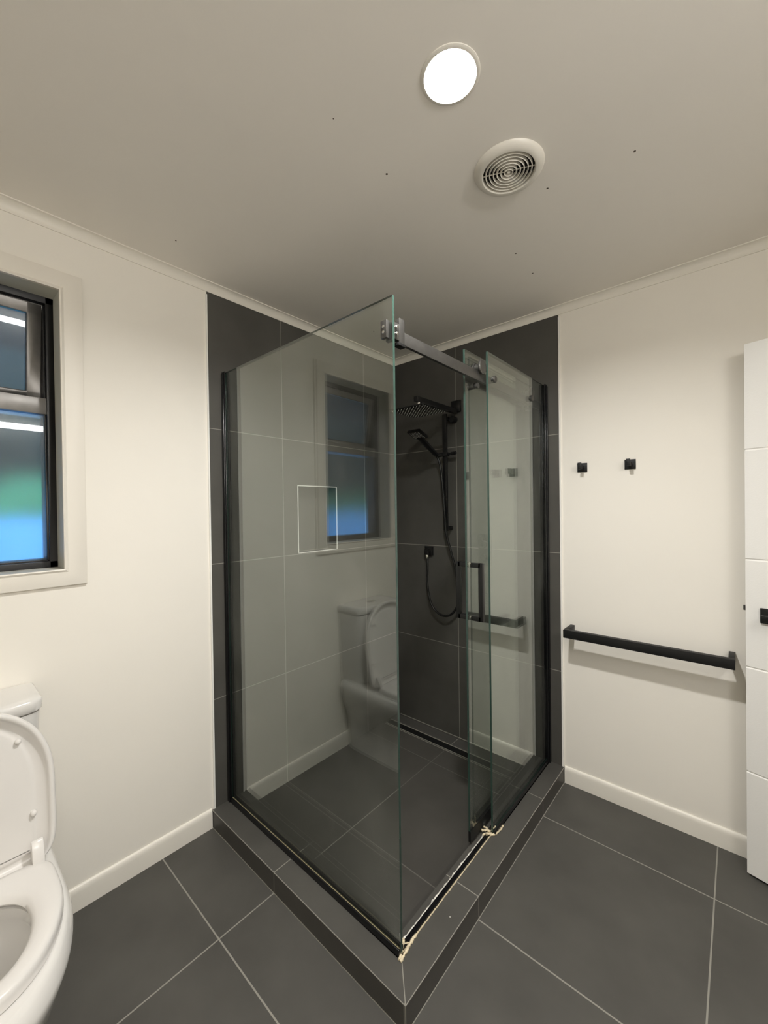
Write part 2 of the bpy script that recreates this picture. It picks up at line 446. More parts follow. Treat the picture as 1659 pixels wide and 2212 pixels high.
# shower kerb, mitred at the corner
KX, KY, KXI, KYI = 1.082, -1.298, 0.955, -1.165
kerb = thing('shower_kerb', 'low L-shaped tiled kerb around the shower floor', 'kerb', (KX, KY, 0), kind='structure')
ka = MB().add([(0, KY, KH), (KX, KY, KH), (KXI, KYI, KH), (0, KYI, KH), (0, KY, 0), (KX, KY, 0), (KXI, KYI, 0), (0, KYI, 0)],
              [(0, 1, 2, 3), (4, 5, 1, 0), (3, 2, 6, 7)])
ka.build('front_tiles', KERBT_A, kerb)
kb = MB().add([(KX, KY, KH), (KX, 0, KH), (KXI, 0, KH), (KXI, KYI, KH), (KX, KY, 0), (KX, 0, 0), (KXI, 0, 0), (KXI, KYI, 0)],
              [(0, 1, 2, 3), (4, 5, 1, 0), (3, 2, 6, 7)])
kb.build('side_tiles', KERBT_B, kerb)
gr = MB()
gw = .003
gr.tube([(0, KY, KH), (KX, KY, KH), (KX, 0, KH)], gw * .55, 6)
gr.tube([(0, KY, 0), (KX, KY, 0), (KX, 0, 0)], gw * .7, 6)
gr.tube([(KX, KY, 0), (KX, KY, KH), (KXI, KYI, KH)], gw * .5, 6)
tag(gr.build('grout_lines', GROUTM, kerb), 'pale grout along the kerb edges')

# linear drain along the right tiled wall
dr = thing('linear_drain', 'tile insert channel drain along the foot of the shower set wall', 'drain', (0.45, -0.1, 0))
MB().box(.03, .93, -.098, -.020, 0.0005, .004).build('tile_insert', NICHET, dr)
MB().box(.02, .94, -.148, -.100, 0.0003, .0012).build('channel', BLACK, dr)
rim = MB(); rim.box(.02, .94, -.1015, -.098, .0003, .005); rim.box(.02, .94, -.151, -.148, .0003, .003); rim.box(.02, .94, -.162, -.159, .0003, .002)
rim.box(.02, .94, -.003, 0, .0003, .004)
tag(rim.build('rim', GROUTM, dr), 'thin pale drain edges')
MB().box(.474, .477, -.09, -.02, .003, .0045).build('insert_joint', GROUTM, dr)

# ------------------------------------------------------------------ window
win = thing('window_1', 'black aluminium window of frosted glass with an awning sash above', 'window', (0, -2.076, WZ0), kind='structure')
cw = 0.066
ca = MB()
def casing_bar(c0, c1, c2, c3):
    # inner edge c0->c1, outer edge c3->c2 in (y, z); moulded section: bead, then flat
    secs = [(0.0, .004), (0.0, .016), (.06, .018), (.12, .0155), (.18, .0125), (.95, .0105), (1.0, .009), (1.0, -.003)]
    L = []
    for f, h in secs:
        a = [c0[i] + (c3[i] - c0[i]) * f for i in (0, 1)]; b = [c1[i] + (c2[i] - c1[i]) * f for i in (0, 1)]
        L.append([(h, *a), (h, *b)])
    n = len(secs)
    vs = [p for l in L for p in l]
    ca.add(vs, [(2 * i, 2 * i + 1, 2 * i + 3, 2 * i + 2) for i in range(n - 1)])
i4 = [(WX0, WZ0), (WX1, WZ0), (WX1, WZ1), (WX0, WZ1)]
o4 = [(WX0 - cw, WZ0 - cw + .008), (WX1 + cw, WZ0 - cw + .008), (WX1 + cw, WZ1 + cw), (WX0 - cw, WZ1 + cw)]
for k in range(4):
    casing_bar(i4[k], i4[(k + 1) % 4], o4[(k + 1) % 4], o4[k])
ca.build('casing', CASEP, win, smooth=True, angle=25)
rv = MB(); JX = -0.085
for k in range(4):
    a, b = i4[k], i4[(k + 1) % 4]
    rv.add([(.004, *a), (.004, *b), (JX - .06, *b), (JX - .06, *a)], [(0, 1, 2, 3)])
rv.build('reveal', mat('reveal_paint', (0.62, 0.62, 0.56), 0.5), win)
# fixed black frame
FX0, FX1 = -0.185, JX
fr = MB(); fw = .022
y0, y1, z0, z1 = WX0, WX1, WZ0, WZ1
fr.box(FX0, FX1, y0, y0 + fw, z0, z1); fr.box(FX0, FX1, y1 - fw, y1, z0, z1)
fr.box(FX0, FX1, y0, y1, z0, z0 + fw); fr.box(FX0, FX1, y0, y1, z1 - fw, z1)
fr.box(FX0 + .01, FX1 - .012, y1 - fw - .006, y1 - fw, z0 + fw, z1 - fw); fr.box(FX0 + .01, FX1 - .012, y0 + fw, y0 + fw + .006, z0 + fw, z1 - fw)
fr.box(FX0 + .01, FX1 - .012, y0 + fw, y1 - fw, z0 + fw, z0 + fw + .006); fr.box(FX0 + .01, FX1 - .012, y0 + fw, y1 - fw, z1 - fw - .006, z1 - fw)
fr.build('frame', ALUB, win, bevel=.0012)
tz0, tz1 = 1.740, 1.797
tag(MB().box(FX0, FX1 - .006, y0 + fw, y1 - fw, tz0, tz1).build('transom', ALU, win, bevel=.002), 'grey middle bar')
lp = MB().box(-.112, -.106, y0 + fw + .003, y1 - fw - .003, z0 + fw + .003, tz0)
tag(lp.build('lower_pane', FROST, win), 'fixed frosted pane')
# awning sash, tilted slightly open at its foot
sash = bpy.data.objects.new('awning_sash', None); COL.objects.link(sash); sash.parent = win; sash['origin'] = (0, 0, 0)
hz = z1 - fw - .006; hy = (y0 + y1) / 2
sash.location = Vector((-.100, hy, hz)) - Vector(win['origin'])
sash.rotation_euler = (0, math.radians(9.0), 0)
sw = .040; hw = (y1 - y0) / 2 - fw - .008; hh = hz - tz1 - .006
sf = MB()
sf.box(-.028, .004, -hw, -hw + sw, -hh, 0); sf.box(-.028, .004, hw - sw, hw, -hh, 0)
sf.box(-.028, .004, -hw, hw, -.036, 0); sf.box(-.028, .004, -hw, hw, -hh, -hh + .020)
sfo = sf.build('sash_frame', ALU, sash, bevel=.002)
bead = MB(); b_ = .0025
bead.box(-.002, .0055, -hw + sw - b_, -hw + sw, -hh + .02, -.036); bead.box(-.002, .0055, hw - sw, hw - sw + b_, -hh + .02, -.036)
bead.box(-.002, .0055, -hw + sw, hw - sw, -.036, -.036 + b_); bead.box(-.002, .0055, -hw + sw, hw - sw, -hh + .02 - b_, -hh + .02)
bead.build('glazing_seal', ALUB, sash)
MB().box(-.014, -.008, -hw + sw - .004, hw - sw + .004, -hh + .016, -.032).build('upper_pane', FROST, sash)

# outside, seen blurred through the frosted glass
o = MB().box(-26, -0.18, -28, 16, -0.35, -0.25).build('concrete_yard', PAVE)
tag(o, 'pale concrete yard outside the frosted window', 'ground', kind='structure')
def shrub_mass(name, label, cat, x, yc, zb, zt, half, matl, seed, n_balls=26):
    rnd = random.Random(seed); bm = bmesh.new()
    for k in range(n_balls):
        r = rnd.uniform(.5, .9) * (zt - zb) * .42
        c = Vector((x + rnd.uniform(-.5, .5), yc + rnd.uniform(-half, half), zb + r + rnd.uniform(0, max(.01, zt - zb - 2 * r))))
        g = bmesh.ops.create_icosphere(bm, subdivisions=2, radius=r, matrix=Matrix.Translation(c))
        for v in g['verts']: v.co += Vector((rnd.uniform(-1, 1), rnd.uniform(-1, 1), rnd.uniform(-1, 1))) * r * .12
    me = bpy.data.meshes.new(name); bm.to_mesh(me); bm.free(); me.materials.append(matl)
    ob = bpy.data.objects.new(name, me); COL.objects.link(ob)
    return tag(ob, label, cat)
fence = thing('garden_fence', 'pale blue board fence outside, blurred behind the lower frosted pane', 'fence', (-3.0, -1.0, -.25))
for k in range(44):
    y = -9.5 + .30 * k
    MB().box(-3.03, -3.0, y, y + .285, -.25, 1.34).build('board', FENCE, fence, bevel=.004)
shrub_mass('hedge', 'blurred green hedge behind the board fence outside the window', 'hedge', -6.2, -4.0, -.3, 1.95, 11.0, LEAF, 3, 110)
o = shrub_mass('conifer_mass', 'added sky-hiding dark hillside behind the hedge outside the window', 'conifers', -15.5, -6, -.3, 9.0, 20.0, LEAFD, 5, 170)  # dark conifer mass added to keep bright sky out of the window
o['kind'] = 'structure'
o = MB().box(-1.25, -.17, -6, 3, 2.30, 2.42).build('roof_soffit', SOFFIT)
tag(o, 'dark roof soffit outside above the window', 'roof', kind='structure')

# ------------------------------------------------------------------ open door
ang = math.radians(-15.6)
door = thing('door_1', 'white grooved door standing open beside the towel rail', 'door', (1.7671, -0.1, 0.0), kind='structure', rz=ang)
dw, dt, dz0, dz1 = 0.76, 0.038, 0.010, 1.983
gz = [0.392, 0.7836, 1.185, 1.5916]
pn = MB(); zs = [dz0] + gz + [dz1]; gh = .0045
prof = [(0, dz0)]
loop = [(dt, dz0), (0, dz0)]
for z in gz: loop += [(0, z - gh), (.004, z - gh * .3), (.004, z + gh * .3), (0, z + gh)]
loop += [(0, dz1), (dt, dz1)]
L0 = [[(0.0, a, b) for a, b in loop], [(dw, a, b) for a, b in loop]]
pn.loft(L0, True, True)
pn.build('panel', DOORP, door)
rose = MB().box(.043, .098, -.009, 0, .958, 1.012)
hd = rose.build('handle_rose', BLACKN, door, bevel=.001)
lv = MB(); lv.box(.062, .079, -.050, -.005, .976, .994); lv.box(.056, .195, -.062, -.046, .974, .996)
lv.build('lever', BLACKN, door, bevel=.0015)
tag(MB().loft([[(-.011, .016, .992), (0, .010, .992), (0, .026, .992), (-.011, .024, .992)], [(-.011, .016, 1.010), (0, .010, 1.010), (0, .026, 1.010), (-.011, .024, 1.010)]]).build('latch_bolt', GUNM, door), 'small metal latch tongue')

# ================================================================== lights
lt = thing('ceiling_downlight', 'glowing round recessed downlight in the ceiling', 'ceiling light', (*LC, CZ))
MB().lathe((*LC, CZ), (0, 0, -1), [(.0568, -.024), (.0578, .0015), (.060, .0035), (.065, .0035), (.0685, .0015), (.069, -.0005)], 56).build('trim_ring', VENTP, lt, smooth=True)
MB().lathe((*LC, CZ), (0, 0, -1), [(.0569, -.0225), (.048, -.019), (.024, -.0165), (0, -.016)], 56).build('diffuser', LENS, lt, smooth=True)
MB().lathe((*LC, CZ), (0, 0, 1), [(.0588, .0), (.0588, .060), (0, .060)], 40).build('housing', VENTP, lt, smooth=True)

VC = (1.2429, -0.9617)
vt = thing('exhaust_vent', 'round white ceiling vent with concentric grille rings', 'vent', (*VC, CZ))
MB().lathe((*VC, CZ), (0, 0, -1), [(.0735, .000), (.074, .012), (.0765, .0145), (.084, .0145), (.0935, .010), (.0985, .004), (.100, 0)], 64).build('outer_ring', VENTP, vt, smooth=True)
MB().lathe((*VC, CZ), (0, 0, -1), [(.075, .0005), (0, .0005)], 48).build('duct_shade_disc', DARKV, vt)  # flat near-black disc on the solid ceiling, painted shade behind the grille
for k in range(6):
    r = .0655 - k * .0107
    MB().lathe((*VC, CZ), (0, 0, -1), [(r - .0013, .0035), (r - .0013, .0115), (r, .013), (r + .0013, .0115), (r + .0018, .0035)], 56, closed=True).build('grille_ring', VENTP, vt, smooth=True)
MB().lathe((*VC, CZ), (0, 0, -1), [(.0055, .001), (.0055, .010), (.004, .012), (0, .0125)], 24).build('hub', VENTP, vt, smooth=True)
for k in range(4):
    a = math.radians(25 + 90 * k)
    d = Vector((math.cos(a), math.sin(a), 0)); c = Vector((*VC, CZ - .006))
    MB().cyl(c + d * .004, c + d * .0745, .0016, n=8).build('spoke', VENTP, vt)

lb = thing('vanity_light_bar', 'long slim light bar mounted high on the entry wall', 'light bar', (XE, -1.95, 2.12))
MB().box(XE - .03, XE, -2.50, -1.42, 2.10, 2.14).build('backplate', CHROME, lb, bevel=.002)
MB().box(XE - .062, XE - .030, -2.50, -1.42, 2.098, 2.142).build('diffuser', BARL, lb)

# ================================================================== shower screen
def glass_slab(x0, x1, y0, y1, z0, z1, thin):
    """slab whose two big faces are clear (mat 0) and whose edges show green (mat 1)"""
    b = MB()
    v = [(x, y, z) for z in (z0, z1) for y in (y0, y1) for x in (x0, x1)]
    faces = [(0, 2, 3, 1), (4, 5, 7, 6), (0, 1, 5, 4), (2, 6, 7, 3), (0, 4, 6, 2), (1, 3, 7, 5)]
    big = {'x': (4, 5), 'y': (2, 3)}[thin]
    for i, f in enumerate(faces):
        b.add(v, [f], 0 if i in big else 1)
    return b

GT = 2.010
GYF, GYB = -1.216, -1.207
p1 = thing('glass_panel', 'tall fixed glass panel facing the toilet, clamped at its free corner', 'shower screen', (0.5, -1.2115, KH), 'fixed shower glass panels')
glass_slab(.014, 1.0, GYF, GYB, .084, GT, 'y').build('glass', [GLASS, GEDGE], p1)
ch = MB()
ch.box(.0005, .026, -1.222, -1.218, KH, 2.014); ch.box(.0005, .026, -1.206, -1.198, KH, 2.014); ch.box(.0005, .010, -1.222, -1.198, KH, 2.014)
ch.box(.0005, .020, -1.2265, -1.222, KH, 2.006)
ch.build('wall_channel', BLACKG, p1, bevel=.0012)
bc = MB(); bc.box(.02, .998, -1.2225, -1.2165, KH, .101); bc.box(.02, .998, -1.2065, -1.2005, KH, .101); bc.box(.02, .998, -1.2225, -1.2005, KH, .082)
bc.build('base_channel', BLACKG, p1, bevel=.001)
tag(MB().box(.03, .996, -1.2185, -1.2165, .100, .1022).build('seal', SILC, p1), 'thin yellowish sealant line')

p2 = thing('glass_panel', 'narrow fixed glass panel fastened to the wall beside the hooks', 'shower screen', (1.0, -.32, KH), 'fixed shower glass panels')
GXO, GXI = 1.004, 0.996
Y2 = -0.632
glass_slab(GXI, GXO, Y2, -.006, .088, GT, 'x').build('glass', [GLASS, GEDGE], p2)
c2 = MB()
c2.box(.982, .994, -.027, -.0005, KH, 2.014); c2.box(1.006, 1.013, -.027, -.0005, KH, 2.014); c2.box(.982, 1.013, -.010, -.0005, KH, 2.014)
c2.box(1.013, 1.018, -.016, -.0005, KH, 2.006)
c2.build('wall_channel', BLACKG, p2, bevel=.0012)
c3 = MB(); c3.box(1.0055, 1.011, Y2 + .004, -.02, KH, .098); c3.box(.985, .9945, Y2 + .004, -.02, KH, .098); c3.box(.985, 1.011, Y2 + .004, -.02, KH, .084)
c3.build('base_channel', BLACKG, p2, bevel=.001)

# sliding rail with its corner bracket
RX0, RX1, RZ0, RZ1 = .973, .985, 1.889, 1.928
rl = thing('slide_rail', 'gunmetal rail carrying the sliding door, bracketed to the front glass corner', 'rail', (.979, -1.14, 1.9))
MB().box(RX0, RX1, -1.165, -.012, RZ0, RZ1).build('bar', GUNM, rl, bevel=.0012)
MB().box(RX0 - .001, RX1 + .002, -1.168, -1.143, RZ0 - .002, 1.964).build('end_upright', GUNM, rl, bevel=.0012)
cb = MB(); cb.box(.960, .986, -1.199, -1.166, 1.895, 1.945)
cb.build('clamp_block', GUNM, rl, bevel=.002)
MB().box(.966, .990, -1.2065, -1.196, 1.884, 1.936).build('inner_pad', GUNM, rl, bevel=.001)
MB().box(.964, .987, -1.228, -1.2165, 1.888, 1.939).build('outer_plate', GUNM, rl, bevel=.001)
for zz in (1.921, 1.905):
    MB().lathe((.975, -1.228, zz), (0, -1, 0), [(.0042, -.001), (.0042, .0015), (.003, .002), (0, .0015)], 16).build('screw', CHROME, rl, smooth=True)
for zz in (1.930, 1.910):
    MB().lathe((.992, -1.185, zz), (1, 0, 0), [(.0045, -.006), (.0045, .001), (.0035, .002), (0, .0022)], 20).build('bolt', CHROME, rl, smooth=True)
MB().box(.968, .990, -1.176, -1.140, 1.880, 1.889).build('lower_stop', BLACK, rl, bevel=.001)
for yy in (-.580, -.186):
    MB().lathe((1.004, yy, 1.911), (1, 0, 0), [(.006, -.010), (.006, 0), (.0145, .0005), (.0145, .006), (.012, .0085), (0, .009)], 28).build('glass_bolt', GUNM, rl, smooth=True)

# sliding glass door, pushed open behind the fixed panel
DX0, DX1 = 0.951, 0.959
DY0, DY1 = -0.733, -0.075
sd = thing('sliding_glass_door', 'sliding glass shower door slid open behind the narrow fixed panel', 'shower door', (.955, DY0, .13))
glass_slab(DX0, DX1, DY0, DY1, .129, 2.003, 'x').build('glass', [GLASS, GEDGE], sd)
MB().box(.9495, .9605, DY0 + .001, DY1, .086, .131).build('bottom_seal', BLACK, sd)
for yy in (-.662, -.16):
    rb = MB()
    rb.lathe((.955, yy, 1.944), (1, 0, 0), [(.016, -.016), (.016, -.004), (.012, -.004), (.012, .006), (.020, .007), (.020, .013), (.0145, .014), (.0145, .034), (.026, .035), (.0285, .038), (.0285, .0425), (.026, .045), (0, .0455)], 44)
    rb.build('roller', GUNM, sd, smooth=True)
    MB().lathe((.955, yy - .008, 1.872), (1, 0, 0), [(0, -.012), (.012, -.011), (.012, .010), (.008, .011), (.008, .016), (.011, .017), (.011, .026), (0, .027)], 28).build('stop_bolt', GUNM, sd, smooth=True)
HY = -0.706
for s, nm in ((1, 'outer_handle'), (-1, 'inner_handle')):
    h = MB(); x0 = DX1 if s > 0 else DX0
    xa, xb = sorted((x0 + s * .036, x0 + s * .054))
    h.box(xa, xb, HY - .009, HY + .009, .951, 1.176)
    for zz in (.960, 1.167):
        xc, xd = sorted((x0 + s * .004, x0 + s * .045)); h.box(xc, xd, HY - .009, HY + .009, zz - .009, zz + .009)
    ho = h.build(nm, BLACKN, sd, bevel=.001)
    for zz in (.960, 1.167):
        MB().cyl((x0, HY, zz), (x0 + s * .004, HY, zz), .0105, n=20).build('washer', CHROME, ho)

# bottom track across the opening with its ragged sealant
tk = thing('door_track', 'thin black bottom track across the shower opening', 'track', (.987, -.92, KH))
tm = MB(); tm.box(.980, .994, -1.198, Y2 + .002, KH + .0002, KH + .004)
tm.box(.980, .982, -1.198, Y2, KH + .004, KH + .007); tm.box(.992, .994, -1.198, Y2, KH + .004, KH + .007); tm.box(.9862, .9878, -1.198, Y2, KH + .004, KH + .0065)
tm.build('channel', BLACKG, tk)
def bead_strip(xc, w, y0, y1, h, seed, n=90, jag=.4):
    rnd = random.Random(seed); L = []
    for i in range(n + 1):
        y = y0 + (y1 - y0) * i / n
        a = w * (1 + rnd.uniform(-jag, jag)); s = rnd.uniform(-1, 1) * w * .18; hh_ = h * (1 + rnd.uniform(-.25, .25))
        L.append([(xc + s - a / 2, y, KH), (xc + s - a / 4, y, KH + hh_ * .8), (xc + s, y, KH + hh_), (xc + s + a / 4, y, KH + hh_ * .8), (xc + s + a / 2, y, KH)])
    return MB().loft(L, True, True)
def blob_tube(pts, r, seed):
    rnd = random.Random(seed); P = [Vector(p) for p in pts]; Q = []
    for a, b in zip(P, P[1:]):
        for k in range(6): Q.append(a.lerp(b, k / 6) + Vector((rnd.uniform(-1, 1), rnd.uniform(-1, 1), rnd.uniform(-.3, .6))) * r * .5)
    Q.append(P[-1])
    return MB().tube(Q, [r * rnd.uniform(.7, 1.3) for _ in Q], 8)
sw_ = bead_strip(.9762, .0085, -1.200, -.640, .005, 1).build('sealant_bead', SILW, smooth=True, angle=60)
tag(sw_, 'ragged white sealant along the inner side of the black track', 'sealant', 'sealant beads by the door track')
sy_ = bead_strip(.9957, .0032, -1.210, -.640, .004, 2, jag=.35).build('sealant_bead', SILY, smooth=True, angle=60)
tag(sy_, 'yellowed sealant along the outer side of the black track', 'sealant', 'sealant beads by the door track')
sc = MB()
for pts, r in (([(1.004, -1.222, KH + .002), (.996, -1.212, KH + .006), (.990, -1.198, KH + .012), (.984, -1.186, KH + .010), (.978, -1.175, KH + .004)], .0045),
               ([(1.006, -1.224, KH + .002), (1.003, -1.200, KH + .003), (.998, -1.170, KH + .003), (.9965, -1.14, KH + .002)], .0042),
               ([(.985, -1.190, KH + .008), (.992, -1.178, KH + .006), (.994, -1.172, KH + .003)], .0022)):
    t_ = blob_tube(pts, r, len(pts) + int(r * 9000)); sc.add(t_.v, t_.f)
tag(sc.build('sealant_lump', SILY, smooth=True, angle=60), 'lumpy yellowed sealant at the front glass corner', 'sealant')
gd = thing('door_guide', 'small clear plastic door guide stuck down with messy yellow sealant', 'guide', (.975, -.62, KH))
MB().box(.949, .969, -.640, -.612, KH, .112).build('block', CLEARP, gd, bevel=.002)
ms = MB()
for q, (pts, r) in enumerate((([(.962, -.648, KH + .010), (.972, -.650, KH + .016), (.982, -.642, KH + .018), (.990, -.634, KH + .012)], .0040),
               ([(.974, -.662, KH + .006), (.984, -.655, KH + .014), (.993, -.645, KH + .010), (.996, -.630, KH + .004)], .0036),
               ([(.968, -.640, KH + .022), (.978, -.636, KH + .022), (.986, -.640, KH + .010), (.988, -.655, KH + .006)], .0034),
               ([(.996, -.640, KH + .003), (1.008, -.625, KH + .003), (1.014, -.600, KH + .003), (1.013, -.560, KH + .002)], .0040),
               ([(.994, -.628, KH + .012), (1.000, -.622, KH + .022), (1.006, -.612, KH + .026)], .0026))):
    t_ = blob_tube(pts, r, 40 + q); ms.add(t_.v, t_.f)
tag(ms.build('sealant', SILY, gd, smooth=True, angle=60), 'messy yellowed sealant')

# ================================================================== shower fittings
rs = thing('rain_shower', 'black square rain shower head on a straight wall arm', 'shower head', (.483, 0, 1.995))
MB().box(.452, .514, -.016, -.0005, 1.963, 2.030).build('wall_plate', BLACKN, rs, bevel=.002)
MB().box(.470, .494, -.412, -.010, 1.950, 1.978).build('arm', BLACKN, rs, bevel=.0015)
HX, HYc, HZ = .480, -.382, 1.903
MB().lathe((HX, HYc, 1.953), (0, 0, -1), [(.010, 0), (.010, .010), (.014, .012), (.014, .022), (.009, .026), (.012, .034), (.016, .042)], 24).build('ball_joint', CHROME, rs, smooth=True)
HS = .112
hp = MB(); hp.loft([[(HX - s, HYc - s, z), (HX + s, HYc - s, z), (HX + s, HYc + s, z), (HX - s, HYc + s, z)] for s, z in ((HS, HZ), (HS, HZ + .006), (.03, HZ + .013))])
ho = hp.build('head_plate', BLACKN, rs, bevel=.0008)
nz = MB()
for i in range(11):
    for j in range(11):
        x = HX - .098 + .0196 * i; y = HYc - .098 + .0196 * j
        nz.cyl((x, y, HZ + .001), (x, y, HZ - .0035), .0024, .0018, 8)
tag(nz.build('nozzles', GREYN, ho), 'grey rubber spray nozzles')
ho.children[0]['kind'] = 'stuff'

sb = thing('shower_slide_bar', 'black vertical slide bar under the rain shower arm', 'slide bar', (.431, -.05, 1.26))
MB().box(.415, .443, -.058, -.044, 1.255, 1.952).build('bar', BLACKN, sb, bevel=.002)
for zz, xw in ((1.925, .0), (1.272, .0)):
    MB().box(.418, .446, -.048, -.0005, zz - .010, zz + .010).build('wall_bracket', BLACKN, sb, bevel=.002)
MB().lathe((.470, -.036, 1.918), (0, -1, 0), [(.020, -.03), (.020, .0), (.018, .004), (0, .0045)], 28).build('diverter_knob', BLACKN, sb, smooth=True)
sl = MB(); sl.box(.406, .452, -.070, -.038, 1.700, 1.722); sl.box(.452, .482, -.062, -.046, 1.706, 1.716)
so = sl.build('slider', BLACKN, sb, bevel=.002)
MB().cyl((.474, -.054, 1.712), (.504, -.054, 1.714), .010, n=20).build('slider_knob', BLACKN, so)
MB().tube([(.412, -.058, 1.711), (.404, -.070, 1.708), (.396, -.082, 1.704)], .012, 14).build('holder_cup', BLACKN, so)

hs = thing('hand_shower', 'black square hand shower leaning in the slide bar holder', 'hand shower', (.378, -.09, 1.70))
p_lo, p_hi = Vector((.392, -.086, 1.706)), Vector((.387, -.236, 1.787))
ax = (p_hi - p_lo).normalized()
side = Vector((1, 0, 0)); side = (side - ax * side.dot(ax)).normalized(); nrm = ax.cross(side)
L = []
for t, a, b in ((-.06, .010, .009), (0, .0125, .011), (.2, .0150, .012), (.6, .0165, .012), (.9, .0170, .011), (1.08, .019, .009)):
    c = p_lo.lerp(p_hi, t)
    L.append([c + side * a * sx + nrm * b * sy for sx, sy in ((-1, -.5), (-.5, -1), (.5, -1), (1, -.5), (1, .5), (.5, 1), (-.5, 1), (-1, .5))])
MB().loft(L).build('grip', BLACKN, hs, smooth=True, angle=40)
hc = Vector((.385, -.268, 1.806))
fn = Vector((0, -.342, -.940))                          # spray direction
fu = Vector((0, -.940, .342)); fs = Vector((1, 0, 0))
hb = MB()
def quad(s, d): return [hc + fu * s * a + fs * s * b + fn * d for a, b in ((-1, -1), (1, -1), (1, 1), (-1, 1))]
hb.loft([quad(.034, -.016), quad(.041, -.012), quad(.043, 0), quad(.043, .004)])
hbo = hb.build('spray_head', BLACKN, hs, bevel=.002)
hn = MB()
for i in range(7):
    for j in range(7):
        q = hc + fu * (.0100 * (i - 3)) + fs * (.0100 * (j - 3))
        hn.cyl(q + fn * .003, q + fn * .0055, .0018, n=6)
tag(hn.build('nozzles', GREYN, hbo), 'tiny grey spray nozzles'); hbo.children[0]['kind'] = 'stuff'

ou = thing('hose_outlet', 'small black square wall outlet feeding the shower hose', 'outlet', (.273, 0, 1.12))
MB().box(.243, .303, -.014, -.0005, 1.093, 1.150).build('plate', BLACKN, ou, bevel=.002)
MB().box(.258, .290, -.042, -.012, 1.098, 1.128).build('elbow', BLACKN, ou, bevel=.003)
MB().lathe((.274, -.030, 1.100), (0, 0, -1), [(.0085, -.004), (.010, 0), (.010, .012), (.0085, .022), (.007, .026)], 20).build('collar', CHROME, ou, smooth=True)

def catmull(P, n=10):
    P = [Vector(p) for p in P]; P = [P[0] * 2 - P[1]] + P + [P[-1] * 2 - P[-2]]; R = []
    for i in range(1, len(P) - 2):
        a, b, c, d = P[i - 1:i + 3]
        for k in range(n):
            t = k / n
            R.append(.5 * ((2 * b) + (c - a) * t + (2 * a - 5 * b + 4 * c - d) * t * t + (3 * b - a - 3 * c + d) * t ** 3))
    R.append(P[-2]); return R
hose_pts = [(.391, -.094, 1.706), (0.396, -0.080, 1.690), (0.411, -0.074, 1.627), (0.423, -0.070, 1.494), (0.433, -0.070, 1.356), (0.442, -0.069, 1.240), (0.468, -0.058, 1.123), (0.496, -0.054, 1.015), (0.510, -0.050, 0.866), (0.489, -0.048, 0.794), (0.440, -0.046, 0.745), (0.373, -0.045, 0.742), (0.310, -0.042, 0.794), (0.278, -0.038, 0.914), (0.278, -0.034, 1.030), (0.274, -0.030, 1.078)]
o = MB().tube(catmull(hose_pts), .0068, 12).build('shower_hose', BLACKN, smooth=True, angle=60)
tag(o, 'black shower hose looping from the hand shower to its wall outlet', 'hose')

mxr = thing('shower_mixer', 'black rectangular mixer on the tiles behind the sliding glass door', 'mixer', (.66, 0, 1.15))
MB().box(.620, .700, -.012, -.0005, 1.06, 1.240).build('plate', BLACKN, mxr, bevel=.003)
MB().lathe((.66, -.010, 1.18), (0, -1, 0), [(.023, 0), (.023, .032), (.020, .035), (0, .036)], 28).build('body', BLACKN, mxr, smooth=True)
MB().box(.652, .668, -.056, -.040, 1.172, 1.235).build('lever', BLACKN, mxr, bevel=.003)
MB().lathe((.66, -.010, 1.105), (0, -1, 0), [(.016, 0), (.016, .024), (.014, .026), (0, .027)], 28).build('diverter', BLACKN, mxr, smooth=True)

# ================================================================== accessories on the right wall
hk = thing('robe_hook', 'small black square robe hook nearer the shower', 'hook', (1.178, .003, 1.578), 'black robe hooks')
MB().box(1.156, 1.200, -.003, .0025, 1.556, 1.600).build('plate', BLACK, hk, bevel=.0008)
pg = MB(); pg.box(1.171, 1.186, -.050, -.002, 1.568, 1.585); pg.box(1.171, 1.186, -.053, -.043, 1.568, 1.599)
pg.build('peg', BLACK, hk, bevel=.001)
hk2 = dup(hk, (1.380, .003, 1.578))
hk2['label'] = 'small black square robe hook nearer the white door'

tb = thing('towel_rail', 'black square towel rail on the cream wall', 'towel rail', (1.42, 0, .77))
MB().box(1.116, 1.737, -.113, -.087, .765, .803).build('bar', BLACK, tb, bevel=.001)
for x0 in (1.116, 1.717):
    MB().box(x0, x0 + .020, -.090, .0025, .765, .803).build('post', BLACK, tb, bevel=.001)

# ================================================================== toilet
TY = -2.070
N = 72
def sgn(a): return -1 if a < 0 else 1
def outline(xc, back, front, hw, eb=4.0, ef=2.0):
    """(x, dy) loop; back half a squarish superellipse, front half an ellipse"""
    P = []
    for i in range(N):
        t = 2 * math.pi * i / N; c, s = math.cos(t), math.sin(t)
        e = ef if c >= 0 else eb; L_ = front if c >= 0 else back
        P.append((xc + L_ * sgn(c) * abs(c) ** (2 / e), hw * sgn(s) * abs(s) ** (2 / e)))
    return P
def lift(P, z): return [(x, TY + y, z) for x, y in P]
def mixl(A, B, f): return [(b[0] + (a[0] - b[0]) * f, b[1] + (a[1] - b[1]) * f) for a, b in zip(A, B)]
def grow(P, d, cx=.42):
    R = []
    n = len(P)
    for i in range(n):
        a, b = Vector(P[i - 1]), Vector(P[(i + 1) % n]); tn = (b - a).normalized()
        R.append((P[i][0] + tn.y * d, P[i][1] - tn.x * d))
    return R
toilet = thing('toilet', 'white close coupled toilet with its lid raised, below the window', 'toilet', (.35, TY, 0))
S_OUT = outline(.40, .120, .258, .176, 6.0, 2.05)
S_IN = outline(.455, .110, .148, .107, 2.3, 2.0)
R_OUT = outline(.36, .360, .338, .189, 12.0, 2.1)
R_BUL = outline(.36, .360, .350, .196, 12.0, 2.15)
